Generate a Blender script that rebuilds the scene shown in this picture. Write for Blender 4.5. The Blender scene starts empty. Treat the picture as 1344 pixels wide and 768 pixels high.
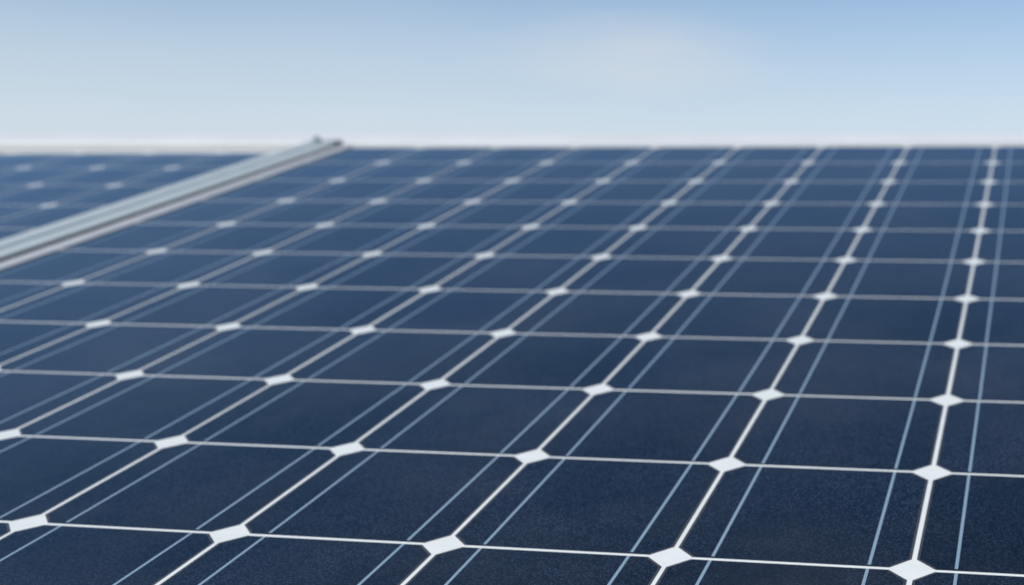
import bpy, bmesh, math, random
from mathutils import Matrix, Vector, Euler

R = math.radians
S = bpy.context.scene
COL = S.collection
U = 0.156                      # one cell pitch in metres
TILT = R(13.0)                  # slope of the roof and of the panels
BASE_H = 3.6                   # height of the panel origin above the ground
PLANE = Matrix.Translation((0, 0, BASE_H)) @ Matrix.Rotation(TILT, 4, 'X')

# ------------------------------------------------------------------ camera
cd = bpy.data.cameras.new('camera')
cam = bpy.data.objects.new('camera', cd)
COL.objects.link(cam)
S.camera = cam
right = Vector((0.98593005, 0.16519662, -0.02553456))
down = Vector((0.01558783, -0.24295178, -0.96991312))
fwd = Vector((-0.16643003, 0.95586846, -0.24210852))
m = Matrix((right, -down, -fwd)).transposed().to_4x4()
m.translation = Vector((0.468, -4.681, 2.365)) * U
cam.matrix_world = PLANE @ m
cd.sensor_width = 36.0
cd.lens = 36.0 * 1682.45 / 1344.0
cd.shift_x = -(1074.715 - 672.0) / 1344.0
cd.shift_y = (370.812 - 384.0) / 1344.0
cd.clip_start = 0.02
cd.clip_end = 5000
cd.dof.use_dof = True
cd.dof.focus_distance = 4.75 * U
cd.dof.aperture_fstop = 6.6
cd.dof.aperture_blades = 0

# ------------------------------------------------------------------ sky and sun
SUN_EL, SUN_AZ = R(42), R(215)         # azimuth clockwise from +Y: behind the camera, to the left
w = bpy.data.worlds.new('World')
S.world = w
w.use_nodes = True
nt = w.node_tree
N, L = nt.nodes, nt.links
N.clear()
out = N.new('ShaderNodeOutputWorld')
bg = N.new('ShaderNodeBackground')
sky = N.new('ShaderNodeTexSky')
sky.sky_type = 'NISHITA'
sky.sun_disc = False
sky.sun_elevation = SUN_EL
sky.sun_rotation = SUN_AZ
sky.altitude = 300
sky.air_density = 1.0
sky.dust_density = 0.7
sky.ozone_density = 3.0
bg.inputs['Strength'].default_value = 0.125
# thin high cloud: broad soft noise in the sky's own directions
tc = N.new('ShaderNodeTexCoord')
mp = N.new('ShaderNodeMapping')
mp.inputs['Scale'].default_value = (1.0, 1.0, 4.5)
mp.inputs['Location'].default_value = (0.35, 0.1, 0.2)
nz = N.new('ShaderNodeTexNoise')
nz.inputs['Scale'].default_value = 3.2
nz.inputs['Detail'].default_value = 3.0
nz.inputs['Roughness'].default_value = 0.45
rp = N.new('ShaderNodeValToRGB')
rp.color_ramp.elements[0].position = 0.48
rp.color_ramp.elements[1].position = 0.78
rp.color_ramp.elements[1].color = (0.10, 0.10, 0.10, 1)
mx = N.new('ShaderNodeMix')
mx.data_type = 'RGBA'
mx.inputs[7].default_value = (5.2, 5.85, 6.5, 1)
L.new(tc.outputs['Generated'], mp.inputs['Vector'])
L.new(mp.outputs['Vector'], nz.inputs['Vector'])
L.new(nz.outputs['Fac'], rp.inputs['Fac'])
# the veil of thin cloud is denser low over the horizon
sz = N.new('ShaderNodeSeparateXYZ')
L.new(tc.outputs['Generated'], sz.inputs[0])
ve = N.new('ShaderNodeMapRange')
ve.interpolation_type = 'SMOOTHSTEP'
ve.inputs['From Min'].default_value = 0.03
ve.inputs['From Max'].default_value = 0.245
ve.inputs['To Min'].default_value = 0.95
ve.inputs['To Max'].default_value = 0.0
L.new(sz.outputs['Z'], ve.inputs['Value'])
# one faint warm wisp a little above the panels, drawn out sideways
wm = N.new('ShaderNodeMapping')
wm.vector_type = 'POINT'
wm.inputs['Location'].default_value = (0.30 * 7.5, 0, -0.152 * 24.0)
wm.inputs['Scale'].default_value = (7.5, 0.0, 24.0)
L.new(tc.outputs['Generated'], wm.inputs['Vector'])
wd = N.new('ShaderNodeVectorMath')
wd.operation = 'LENGTH'
L.new(wm.outputs['Vector'], wd.inputs[0])
n2 = N.new('ShaderNodeTexNoise')
n2.inputs['Scale'].default_value = 9.0
n2.inputs['Detail'].default_value = 4.0
L.new(mp.outputs['Vector'], n2.inputs['Vector'])
wa = N.new('ShaderNodeMath')
wa.operation = 'ADD'
L.new(wd.outputs['Value'], wa.inputs[0])
L.new(n2.outputs['Fac'], wa.inputs[1])
wr = N.new('ShaderNodeMapRange')
wr.interpolation_type = 'SMOOTHSTEP'
wr.inputs['From Min'].default_value = 0.3
wr.inputs['From Max'].default_value = 1.5
wr.inputs['To Min'].default_value = 0.5
wr.inputs['To Max'].default_value = 0.0
L.new(wa.outputs[0], wr.inputs['Value'])
wx = N.new('ShaderNodeMix')
wx.data_type = 'RGBA'
wx.inputs[7].default_value = (5.85, 5.95, 6.05, 1)
mxx = N.new('ShaderNodeMath')
mxx.operation = 'ADD'
mxx.use_clamp = True
L.new(rp.outputs['Color'], mxx.inputs[0])
L.new(ve.outputs[0], mxx.inputs[1])
L.new(mxx.outputs[0], mx.inputs[0])
L.new(sky.outputs['Color'], mx.inputs[6])
L.new(wr.outputs[0], wx.inputs[0])
L.new(mx.outputs[2], wx.inputs[6])
L.new(wx.outputs[2], bg.inputs['Color'])
L.new(bg.outputs[0], out.inputs['Surface'])

sd = bpy.data.lights.new('sun', 'SUN')
sd.energy = 3.1
sd.angle = R(0.53)
sd.color = (1.0, 0.955, 0.89)
sun = bpy.data.objects.new('sun', sd)
COL.objects.link(sun)
sv = Vector((math.sin(SUN_AZ) * math.cos(SUN_EL), math.cos(SUN_AZ) * math.cos(SUN_EL), math.sin(SUN_EL)))
sun.rotation_euler = sv.to_track_quat('Z', 'Y').to_euler()
sun.location = (0, 0, 12)

S.view_settings.view_transform = 'Standard'
S.view_settings.look = 'None'
S.view_settings.exposure = 0.0
S.view_settings.gamma = 1.0
S.view_settings.use_curve_mapping = False


# ------------------------------------------------------------------ materials
def mat(name, col, rough=0.5, metal=0.0, coat=0.0, coat_rough=0.03, noise=0.0, nscale=20.0,
        bump=0.0, bscale=200.0, bdist=0.001, spec=0.5, col2=None, coat_ior=1.5):
    ma = bpy.data.materials.new(name)
    ma.use_nodes = True
    t = ma.node_tree
    b = t.nodes['Principled BSDF']
    b.inputs['Base Color'].default_value = (*col, 1)
    b.inputs['Roughness'].default_value = rough
    b.inputs['Metallic'].default_value = metal
    b.inputs['Specular IOR Level'].default_value = spec
    b.inputs['Coat Weight'].default_value = coat
    b.inputs['Coat Roughness'].default_value = coat_rough
    b.inputs['Coat IOR'].default_value = coat_ior
    co = t.nodes.new('ShaderNodeTexCoord')
    if noise > 0 or col2:
        n = t.nodes.new('ShaderNodeTexNoise')
        n.inputs['Scale'].default_value = nscale
        n.inputs['Detail'].default_value = 5
        t.links.new(co.outputs['Object'], n.inputs['Vector'])
        r = t.nodes.new('ShaderNodeMapRange')
        r.inputs['From Min'].default_value = 0.3
        r.inputs['From Max'].default_value = 0.7
        t.links.new(n.outputs['Fac'], r.inputs['Value'])
        x = t.nodes.new('ShaderNodeMix')
        x.data_type = 'RGBA'
        c2 = col2 or tuple(c * (1 - noise) for c in col)
        x.inputs[6].default_value = (*c2, 1)
        x.inputs[7].default_value = (*col, 1)
        t.links.new(r.outputs[0], x.inputs[0])
        t.links.new(x.outputs[2], b.inputs['Base Color'])
    if bump > 0:
        n = t.nodes.new('ShaderNodeTexNoise')
        n.inputs['Scale'].default_value = bscale
        n.inputs['Detail'].default_value = 3
        t.links.new(co.outputs['Object'], n.inputs['Vector'])
        bp = t.nodes.new('ShaderNodeBump')
        bp.inputs['Strength'].default_value = bump
        bp.inputs['Distance'].default_value = bdist
        t.links.new(n.outputs['Fac'], bp.inputs['Height'])
        t.links.new(bp.outputs['Normal'], b.inputs['Normal'])
    return ma


COATW = 1.0        # anti-reflective solar glass laminated over everything inside the frame


def cell_material():
    ma = bpy.data.materials.new('silicon')
    ma.use_nodes = True
    t = ma.node_tree
    n, l = t.nodes, t.links
    b = n['Principled BSDF']
    b.inputs['Roughness'].default_value = 0.55
    b.inputs['Specular IOR Level'].default_value = 0.0
    geo = n.new('ShaderNodeNewGeometry')
    oi = n.new('ShaderNodeObjectInfo')
    co = n.new('ShaderNodeTexCoord')
    # fine prismatic grain of the glass seen over the dark wafer
    v = n.new('ShaderNodeTexVoronoi')
    v.feature = 'F1'
    v.inputs['Scale'].default_value = 520
    v.inputs['Randomness'].default_value = 0.85
    l.new(co.outputs['Object'], v.inputs['Vector'])
    r = n.new('ShaderNodeMapRange')
    r.inputs['From Min'].default_value = 0.0
    r.inputs['From Max'].default_value = 0.55
    r.inputs['To Min'].default_value = 1.0
    r.inputs['To Max'].default_value = 0.0
    l.new(v.outputs['Distance'], r.inputs['Value'])
    big = n.new('ShaderNodeTexNoise')
    big.inputs['Scale'].default_value = 9
    big.inputs['Detail'].default_value = 4
    l.new(geo.outputs['Position'], big.inputs['Vector'])
    ma1 = n.new('ShaderNodeMath')
    ma1.operation = 'MULTIPLY'
    l.new(r.outputs[0], ma1.inputs[0])
    l.new(big.outputs['Fac'], ma1.inputs[1])
    mixc = n.new('ShaderNodeMix')
    mixc.data_type = 'RGBA'
    mixc.inputs[6].default_value = (0.0015, 0.0042, 0.0110, 1)
    mixc.inputs[7].default_value = (0.0640, 0.1000, 0.1600, 1)
    l.new(ma1.outputs[0], mixc.inputs[0])
    # silver contact fingers, hair thin, running across the cell
    sx = n.new('ShaderNodeSeparateXYZ')
    l.new(co.outputs['Object'], sx.inputs[0])
    mm = n.new('ShaderNodeMath')
    mm.operation = 'MULTIPLY'
    mm.inputs[1].default_value = 1 / 0.0022
    l.new(sx.outputs['Y'], mm.inputs[0])
    fr = n.new('ShaderNodeMath')
    fr.operation = 'FRACT'
    l.new(mm.outputs[0], fr.inputs[0])
    lt = n.new('ShaderNodeMath')
    lt.operation = 'LESS_THAN'
    lt.inputs[1].default_value = 0.055
    l.new(fr.outputs[0], lt.inputs[0])
    ls = n.new('ShaderNodeMath')
    ls.operation = 'MULTIPLY'
    ls.inputs[1].default_value = 0.35
    l.new(lt.outputs[0], ls.inputs[0])
    mf = n.new('ShaderNodeMix')
    mf.data_type = 'RGBA'
    mf.inputs[7].default_value = (0.12, 0.15, 0.2, 1)
    l.new(ls.outputs[0], mf.inputs[0])
    l.new(mixc.outputs[2], mf.inputs[6])
    # each wafer is a slightly different blue
    hv = n.new('ShaderNodeHueSaturation')
    rv = n.new('ShaderNodeMapRange')
    rv.inputs['To Min'].default_value = 0.80
    rv.inputs['To Max'].default_value = 1.22
    l.new(oi.outputs['Random'], rv.inputs['Value'])
    l.new(rv.outputs[0], hv.inputs['Value'])
    l.new(mf.outputs[2], hv.inputs['Color'])
    l.new(hv.outputs['Color'], b.inputs['Base Color'])
    # sparse dust specks lying on the glass
    ds = n.new('ShaderNodeTexVoronoi')
    ds.inputs['Scale'].default_value = 42
    l.new(geo.outputs['Position'], ds.inputs['Vector'])
    dn = n.new('ShaderNodeTexNoise')
    dn.inputs['Scale'].default_value = 14
    l.new(geo.outputs['Position'], dn.inputs['Vector'])
    dr = n.new('ShaderNodeMapRange')
    dr.inputs['From Min'].default_value = 0.45
    dr.inputs['From Max'].default_value = 0.75
    dr.inputs['To Max'].default_value = 0.035
    l.new(dn.outputs['Fac'], dr.inputs['Value'])
    dl = n.new('ShaderNodeMath')
    dl.operation = 'LESS_THAN'
    l.new(ds.outputs['Distance'], dl.inputs[0])
    l.new(dr.outputs[0], dl.inputs[1])
    # and a very thin uneven film of dust
    df = n.new('ShaderNodeTexNoise')
    df.inputs['Scale'].default_value = 5
    df.inputs['Detail'].default_value = 6
    df.inputs['Roughness'].default_value = 0.65
    l.new(geo.outputs['Position'], df.inputs['Vector'])
    dm = n.new('ShaderNodeMapRange')
    dm.inputs['From Min'].default_value = 0.42
    dm.inputs['From Max'].default_value = 0.75
    dm.inputs['To Max'].default_value = 0.045
    l.new(df.outputs['Fac'], dm.inputs['Value'])
    da = n.new('ShaderNodeMath')
    da.operation = 'MULTIPLY_ADD'
    da.inputs[1].default_value = 0.6
    l.new(dl.outputs[0], da.inputs[0])
    l.new(dm.outputs[0], da.inputs[2])
    dx = n.new('ShaderNodeMix')
    dx.data_type = 'RGBA'
    dx.inputs[7].default_value = (0.42, 0.42, 0.40, 1)
    l.new(da.outputs[0], dx.inputs[0])
    l.new(hv.outputs['Color'], dx.inputs[6])
    l.new(dx.outputs[2], b.inputs['Base Color'])
    bp = n.new('ShaderNodeBump')
    bp.inputs['Strength'].default_value = 0.25
    bp.inputs['Distance'].default_value = 0.0002
    l.new(r.outputs[0], bp.inputs['Height'])
    l.new(bp.outputs['Normal'], b.inputs['Normal'])
    # blue anti-reflection film under the glass: a Fresnel mirror with a blue cast
    gl = n.new('ShaderNodeBsdfGlossy')
    gl.inputs['Color'].default_value = (0.56, 0.84, 1.0, 1)
    gl.inputs['Roughness'].default_value = 0.1
    fz = n.new('ShaderNodeFresnel')
    fz.inputs['IOR'].default_value = 1.32
    l.new(bp.outputs['Normal'], gl.inputs['Normal'])
    ms = n.new('ShaderNodeMixShader')
    l.new(fz.outputs[0], ms.inputs[0])
    l.new(b.outputs[0], ms.inputs[1])
    l.new(gl.outputs[0], ms.inputs[2])
    # the low-iron cover glass itself
    g2 = n.new('ShaderNodeBsdfGlossy')
    g2.inputs['Color'].default_value = (1, 1, 1, 1)
    g2.inputs['Roughness'].default_value = 0.07
    f2 = n.new('ShaderNodeFresnel')
    f2.inputs['IOR'].default_value = 1.10
    m2 = n.new('ShaderNodeMixShader')
    l.new(f2.outputs[0], m2.inputs[0])
    l.new(ms.outputs[0], m2.inputs[1])
    l.new(g2.outputs[0], m2.inputs[2])
    l.new(m2.outputs[0], n['Material Output'].inputs['Surface'])
    return ma


M_CELL = cell_material()
M_EDGE = mat('silicon_edge', (0.006, 0.009, 0.016), 0.6, coat=COATW, coat_rough=0.08, coat_ior=1.24)
M_LINE = mat('edge_print', (0.22, 0.19, 0.17), 0.6, coat=COATW, coat_rough=0.08, coat_ior=1.24)
M_BACK = mat('backsheet_white', (0.86, 0.875, 0.81), 0.6, coat=COATW, coat_rough=0.08, noise=0.06, nscale=60, coat_ior=1.24)
M_RIB = mat('tinned_ribbon', (0.36, 0.50, 0.59), 0.45, metal=0.2, coat=COATW, coat_rough=0.08, noise=0.25, nscale=900, coat_ior=1.24)
M_ALU = mat('anodised_aluminium', (0.66, 0.655, 0.64), 0.5, metal=0.3, noise=0.12, nscale=35)
M_RAIL = mat('mill_aluminium', (0.58, 0.64, 0.62), 0.55, metal=0.15, noise=0.10, nscale=25)
M_GAP_SHADE = mat('dark_gap_shade', (0.010, 0.013, 0.016), 0.9, spec=0.05, noise=0.3)  # near-black colour standing in for shade in the gap beside the rail
M_STEEL = mat('bolt_steel', (0.34, 0.42, 0.45), 0.45, metal=0.5, noise=0.3, nscale=200)
M_WHITE = mat('white_coated_steel', (0.80, 0.80, 0.77), 0.5, noise=0.08, nscale=6)
M_ROOF = mat('roof_sheet', (0.30, 0.31, 0.32), 0.5, metal=0.2, noise=0.25, nscale=4)
M_WALL = mat('render_wall', (0.45, 0.42, 0.37), 0.9, noise=0.15, nscale=3, bump=0.4, bscale=120)
M_GROUND = mat('grass_ground', (0.06, 0.09, 0.03), 0.95, nscale=0.3, col2=(0.10, 0.09, 0.05))


# ------------------------------------------------------------------ helpers
def link(name, bm, mats, parent=None, smooth=False):
    me = bpy.data.meshes.new(name)
    bmesh.ops.recalc_face_normals(bm, faces=bm.faces)
    bm.to_mesh(me)
    bm.free()
    for k in (mats if isinstance(mats, (list, tuple)) else [mats]):
        me.materials.append(k)
    if smooth:
        for p in me.polygons:
            p.use_smooth = True
    o = bpy.data.objects.new(name, me)
    COL.objects.link(o)
    o.parent = parent
    return o


def tag(o, label=None, cat=None, group=None, kind=None):
    for k, v in (('label', label), ('category', cat), ('group', group), ('kind', kind)):
        if v:
            o[k] = v
    return o


def thing(name, mtx, label, cat, group=None):
    o = bpy.data.objects.new(name, None)
    o.empty_display_size = 0.1
    COL.objects.link(o)
    o.matrix_world = mtx
    return tag(o, label, cat, group)


def bx(bm, x0, x1, y0, y1, z0, z1):
    vs = [bm.verts.new((x, y, z)) for z in (z0, z1) for y in (y0, y1) for x in (x0, x1)]
    for f in ((0, 2, 3, 1), (4, 5, 7, 6), (0, 1, 5, 4), (2, 6, 7, 3), (0, 4, 6, 2), (1, 3, 7, 5)):
        bm.faces.new([vs[i] for i in f])
    return vs


def bow(y):
    """slight bow of the modules along the slope, y and result in cells"""
    t = y / 5.0
    return 0.123 * t * t - 0.026 * t ** 3


def dbow(y):
    t = y / 5.0
    return (0.246 * t - 0.078 * t * t) / 5.0


def sweep(bm, prof, y0, y1, n=24, ys=None, midx=None):
    """extrude a closed (x, z) profile along y, following the bow; all in cells"""
    rings = []
    for y in ys or [y0 + (y1 - y0) * i / n for i in range(n + 1)]:
        b = bow(y)
        rings.append([bm.verts.new((x * U, y * U, (z + b) * U)) for x, z in prof])
    k = len(prof)
    for a, c in zip(rings, rings[1:]):
        for j in range(k):
            f = bm.faces.new((a[j], a[(j + 1) % k], c[(j + 1) % k], c[j]))
            if midx:
                f.material_index = midx[j]
    bm.faces.new(rings[0])
    bm.faces.new(rings[-1][::-1])
    return rings


def cyl(bm, c, r, z0, z1, n=20, r2=None):
    r2 = r if r2 is None else r2
    a = [bm.verts.new((c[0] + r * math.cos(2 * math.pi * i / n), c[1] + r * math.sin(2 * math.pi * i / n), z0)) for i in range(n)]
    b = [bm.verts.new((c[0] + r2 * math.cos(2 * math.pi * i / n), c[1] + r2 * math.sin(2 * math.pi * i / n), z1)) for i in range(n)]
    for i in range(n):
        bm.faces.new((a[i], a[(i + 1) % n], b[(i + 1) % n], b[i]))
    bm.faces.new(a[::-1])
    bm.faces.new(b)


# ------------------------------------------------------------------ ground, building, roof
g = bmesh.new()
vs = [g.verts.new(p) for p in ((-2500, -2500, 0), (2500, -2500, 0), (2500, 2500, 0), (-2500, 2500, 0))]
g.faces.new(vs)
tag(link('ground', g, M_GROUND), kind='structure')

RZ = -0.115                       # roof surface below the panel plane (m), panel-local
bld = thing('low_building', PLANE, 'low building with a gently sloping grey sheet roof under the solar panels', 'building')
g = bmesh.new()                   # standing-seam sheet, front slope
X0, X1, Y0, Y1 = -4.6, 2.6, -2.2, 10.16 * U
bx(g, X0, X1, Y0, Y1, RZ - 0.05, RZ)
x = X0 + 0.2
while x < X1:
    bx(g, x - 0.006, x + 0.006, Y0 + 0.004, Y1 - 0.004, RZ - 0.004, RZ + 0.028)
    x += 0.42
link('roof', g, M_ROOF, bld)
g = bmesh.new()
inv = PLANE.inverted()
def wall_pts(bm, pts):
    lo = [Vector((p[0], p[1], 0.0)) for p in pts]
    hi = []
    for p in pts:
        q = PLANE @ Vector((p[0], p[1], RZ - 0.052))
        hi.append(q)
    lo = [Vector((q.x, q.y, 0.002)) for q in hi]
    a = [bm.verts.new(inv @ q) for q in lo]
    b = [bm.verts.new(inv @ q) for q in hi]
    n = len(pts)
    for i in range(n):
        bm.faces.new((a[i], a[(i + 1) % n], b[(i + 1) % n], b[i]))
    bm.faces.new(a); bm.faces.new(b)
wall_pts(g, [(X0 + 0.15, Y0 + 0.15), (X1 - 0.15, Y0 + 0.15), (X1 - 0.15, Y1 - 0.02), (X0 + 0.15, Y1 - 0.02)])
link('wall', g, M_WALL, bld)

# white ridge capping beyond the top of the panels
cap = thing('ridge_capping', PLANE, 'white sheet metal ridge capping running along beyond the top frames', 'roof capping')
g = bmesh.new()
def capz(xc):                     # top of the capping in cells, dips slightly to the right
    return 0.322 - 0.0032 * (xc + 13)
n = 30
prev = None
for i in range(n + 1):
    xc = -29 + 45 * i / n
    t = capz(xc)
    ring = [(10.30, -0.75), (10.30, t - 0.02), (10.33, t), (10.95, t + 0.01), (11.55, t - 0.08), (11.55, -0.75)]
    cur = [g.verts.new((xc * U, y * U, z * U)) for y, z in ring]
    if prev:
        for j in range(len(ring)):
            g.faces.new((prev[j], prev[(j + 1) % len(ring)], cur[(j + 1) % len(ring)], cur[j]))
    else:
        g.faces.new(cur)
    prev = cur
g.faces.new(prev[::-1])
link('cap_sheet', g, M_WHITE, cap)

# ------------------------------------------------------------------ solar cell prototype
GAP = 0.0105       # half the gap between cells
CH = 0.081         # chamfer leg


def octa(inset):
    h = 0.5 - GAP - inset            # half depth
    w_ = h + 0.0006                  # half width: the gaps between strings are a little wider
    c = CH - inset * 0.586
    return [(-w_ + c, -h), (w_ - c, -h), (w_, -h + c), (w_, h - c), (w_ - c, h), (-w_ + c, h), (-w_, h - c), (-w_, -h + c)]


def cell_bm():
    bm = bmesh.new()
    th = 0.00008
    ins = [0.0, 0.0036, 0.0046, 0.0090, 0.0100]
    midx = [1, 2, 1, 2]
    rings = [[bm.verts.new((x * U, y * U, th)) for x, y in octa(i)] for i in ins]
    bot = [bm.verts.new((x * U, y * U, 0)) for x, y in octa(0)]
    for k in range(4):
        for j in range(8):
            f = bm.faces.new((rings[k][j], rings[k][(j + 1) % 8], rings[k + 1][(j + 1) % 8], rings[k + 1][j]))
            # printed edge lines only down the two long sides and over the corners
            f.material_index = midx[k] if j not in (0, 4) else (1 if k < 1 else 0)
    bm.faces.new(rings[-1])
    for j in range(8):
        f = bm.faces.new((bot[j], bot[(j + 1) % 8], rings[0][(j + 1) % 8], rings[0][j]))
        f.material_index = 1
    return bm


cell0 = link('solar_cell', cell_bm(), [M_CELL, M_EDGE, M_LINE])
g = bmesh.new()
RW = 0.0067
bx(g, -RW * U, RW * U, (-0.5 + 0.026) * U, (0.5 - 0.012) * U, 0.0, 0.00010)
rib0 = link('busbar', g, M_RIB)
RIBX = (0.175, 0.825)


def make_panel(mtx, label, c0, c1, r0, r1, margins, seed, keep=None):
    """cells fill columns c0..c1 and rows r0..r1 (cell pitches); margins = left, right, near, far"""
    random.seed(seed)
    p = thing('solar_panel', mtx, label, 'solar panel', 'framed solar panels side by side on the roof')
    ml, mr, mn, mf = margins
    xa, xb, ya, yb = c0 - ml, c1 + mr, r0 - mn, r1 + mf
    g = bmesh.new()
    sweep(g, [(xa, -0.03), (xb, -0.03), (xb, 0.0), (xa, 0.0)], ya, yb, ys=[ya] + list(range(r0, r1 + 1)) + [yb])
    link('backsheet', g, M_BACK, p)
    # aluminium frame: lip over the laminate, outer wall, return flange
    lip, wl, hgt, dep = FR
    g = bmesh.new()
    for s, xe in ((-1, xa), (1, xb)):
        pr = [(xe - s * lip, hgt), (xe + s * wl * 0.92, hgt), (xe + s * wl, hgt * 0.5), (xe + s * wl, -dep), (xe - s * 0.15, -dep),
              (xe - s * 0.15, -dep + 0.012), (xe + s * (wl - 0.014), -dep + 0.012), (xe + s * (wl - 0.014), -0.034), (xe - s * lip, 0.004)]
        if s < 0:
            pr = pr[::-1]
        sweep(g, pr, ya + 0.001, yb - 0.001, 40)
    for s, ye in ((-1, ya), (1, yb)):
        b = bow(ye)
        e0, e1 = sorted((ye, ye + s * wl))
        bx(g, (xa - wl) * U, (xb + wl) * U, e0 * U, e1 * U, (b - dep) * U, (b + hgt) * U)
    link('frame', g, M_ALU, p)
    rest = bmesh.new()
    tmpl = cell0.data
    for r in range(r0, r1):
        for c in range(c0, c1):
            cx = c + 0.5 + random.uniform(-0.0015, 0.0015)
            cy = r + 0.5 + random.uniform(-0.001, 0.001)
            loc = Vector((cx * U, cy * U, (bow(r) + bow(r + 1)) / 2 * U + 0.00002))
            rot = Euler((math.atan(bow(r + 1) - bow(r)), 0, random.uniform(-0.0012, 0.0012)))
            if keep and not keep(c, r):
                b2 = bmesh.new()
                b2.from_mesh(tmpl)
                b2.transform(Matrix.LocRotScale(loc, rot, None))
                me = bpy.data.meshes.new('t')
                b2.to_mesh(me)
                b2.free()
                rest.from_mesh(me)
                bpy.data.meshes.remove(me)
                continue
            o = cell0.copy()
            COL.objects.link(o)
            o.parent = p
            o.location = loc
            o.rotation_euler = rot
            for x in RIBX:
                q = rib0.copy()
                COL.objects.link(q)
                q.parent = o
                q.location = ((x - 0.5) * U + random.uniform(-0.0002, 0.0002), 0, 0.00007)
    if len(rest.verts):
        o = link('solar_cells', rest, [M_CELL, M_EDGE, M_LINE], p)
        o['kind'] = 'stuff'
    else:
        rest.free()
    return p


FR = (0.06, 0.125, 0.014, 0.30)    # lip, frame width, lip height, depth (cells)


def seen(c, r):
    return r >= -1 and (c < 1) and not (r <= 1 and c < -6 + r * 0)


make_panel(PLANE, 'near solar panel filling most of the view, white diamonds sharp in front', -8, 2, -2, 10,
           (-0.004, 0.06, 0.06, 0.03), 3, seen)
LP = PLANE @ Matrix.Translation((-0.70 * U, -0.02 * U, -0.06 * U))
make_panel(LP, 'blurred solar panel beyond the raised aluminium rail at far left', -16, -8, -2, 10,
           (0.06, 0.06, 0.06, 0.06), 8)

# ------------------------------------------------------------------ raised clamp rail between the two panels
rail = thing('clamp_rail', PLANE, 'raised pale aluminium clamp rail running up between the two panels', 'rail')
xr, xl = -8.232, -8.60
g = bmesh.new()
prof = [(xr, -0.2), (xr, 0.012), (xr - 0.025, 0.028), (xr - 0.15, 0.036), (xr - 0.165, 0.020), (xr - 0.190, 0.020), (xr - 0.20, 0.050),
        (xl + 0.03, 0.066), (xl, 0.055), (xl, -0.2)]
sweep(g, prof[::-1], -2.2, 10.22, 50)
link('rail_profile', g, M_RAIL, rail)
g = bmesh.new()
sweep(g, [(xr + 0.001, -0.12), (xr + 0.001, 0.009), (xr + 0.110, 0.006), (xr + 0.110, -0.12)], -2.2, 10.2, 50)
link('gap_shade_strip', g, M_GAP_SHADE, rail)  # dark strip filling the gap, paints the shade along the rail's side
b = bow(10.15)
g = bmesh.new()
bx(g, (xr - 0.20) * U, (xr + 0.03) * U, 10.225 * U, 10.27 * U, (b - 0.10) * U, (b + 0.045) * U)
bx(g, (xr - 0.09) * U, (xr + 0.00) * U, 10.13 * U, 10.224 * U, (b + 0.0) * U, (b + 0.055) * U)
link('end_clamp', g, M_STEEL, rail)
g = bmesh.new()
cyl(g, ((xr - 0.25) * U, 10.14 * U), 0.050 * U, (b + 0.045) * U, (b + 0.085) * U)
cyl(g, ((xr - 0.25) * U, 10.14 * U), 0.034 * U, (b + 0.084) * U, (b + 0.112) * U, 6)
link('bolt', g, M_STEEL, rail)

# support rails under the panels
for k, yy in enumerate((0.4, 7.4)):
    g = bmesh.new()
    z = bow(yy) - 0.32
    bx(g, -17.6 * U, 2.4 * U, (yy - 0.13) * U, (yy + 0.13) * U, RZ + 0.029, z * U - 0.012)
    o = link('mounting_beam', g, M_RAIL)
    o.matrix_world = PLANE
    tag(o, 'aluminium beam carrying the panels, nearer the %s of the slope' % ('foot', 'top')[k], 'beam', 'beams under the panels')

# prototypes are no longer needed in the scene
for o in (cell0, rib0):
    COL.objects.unlink(o)
    bpy.data.objects.remove(o)
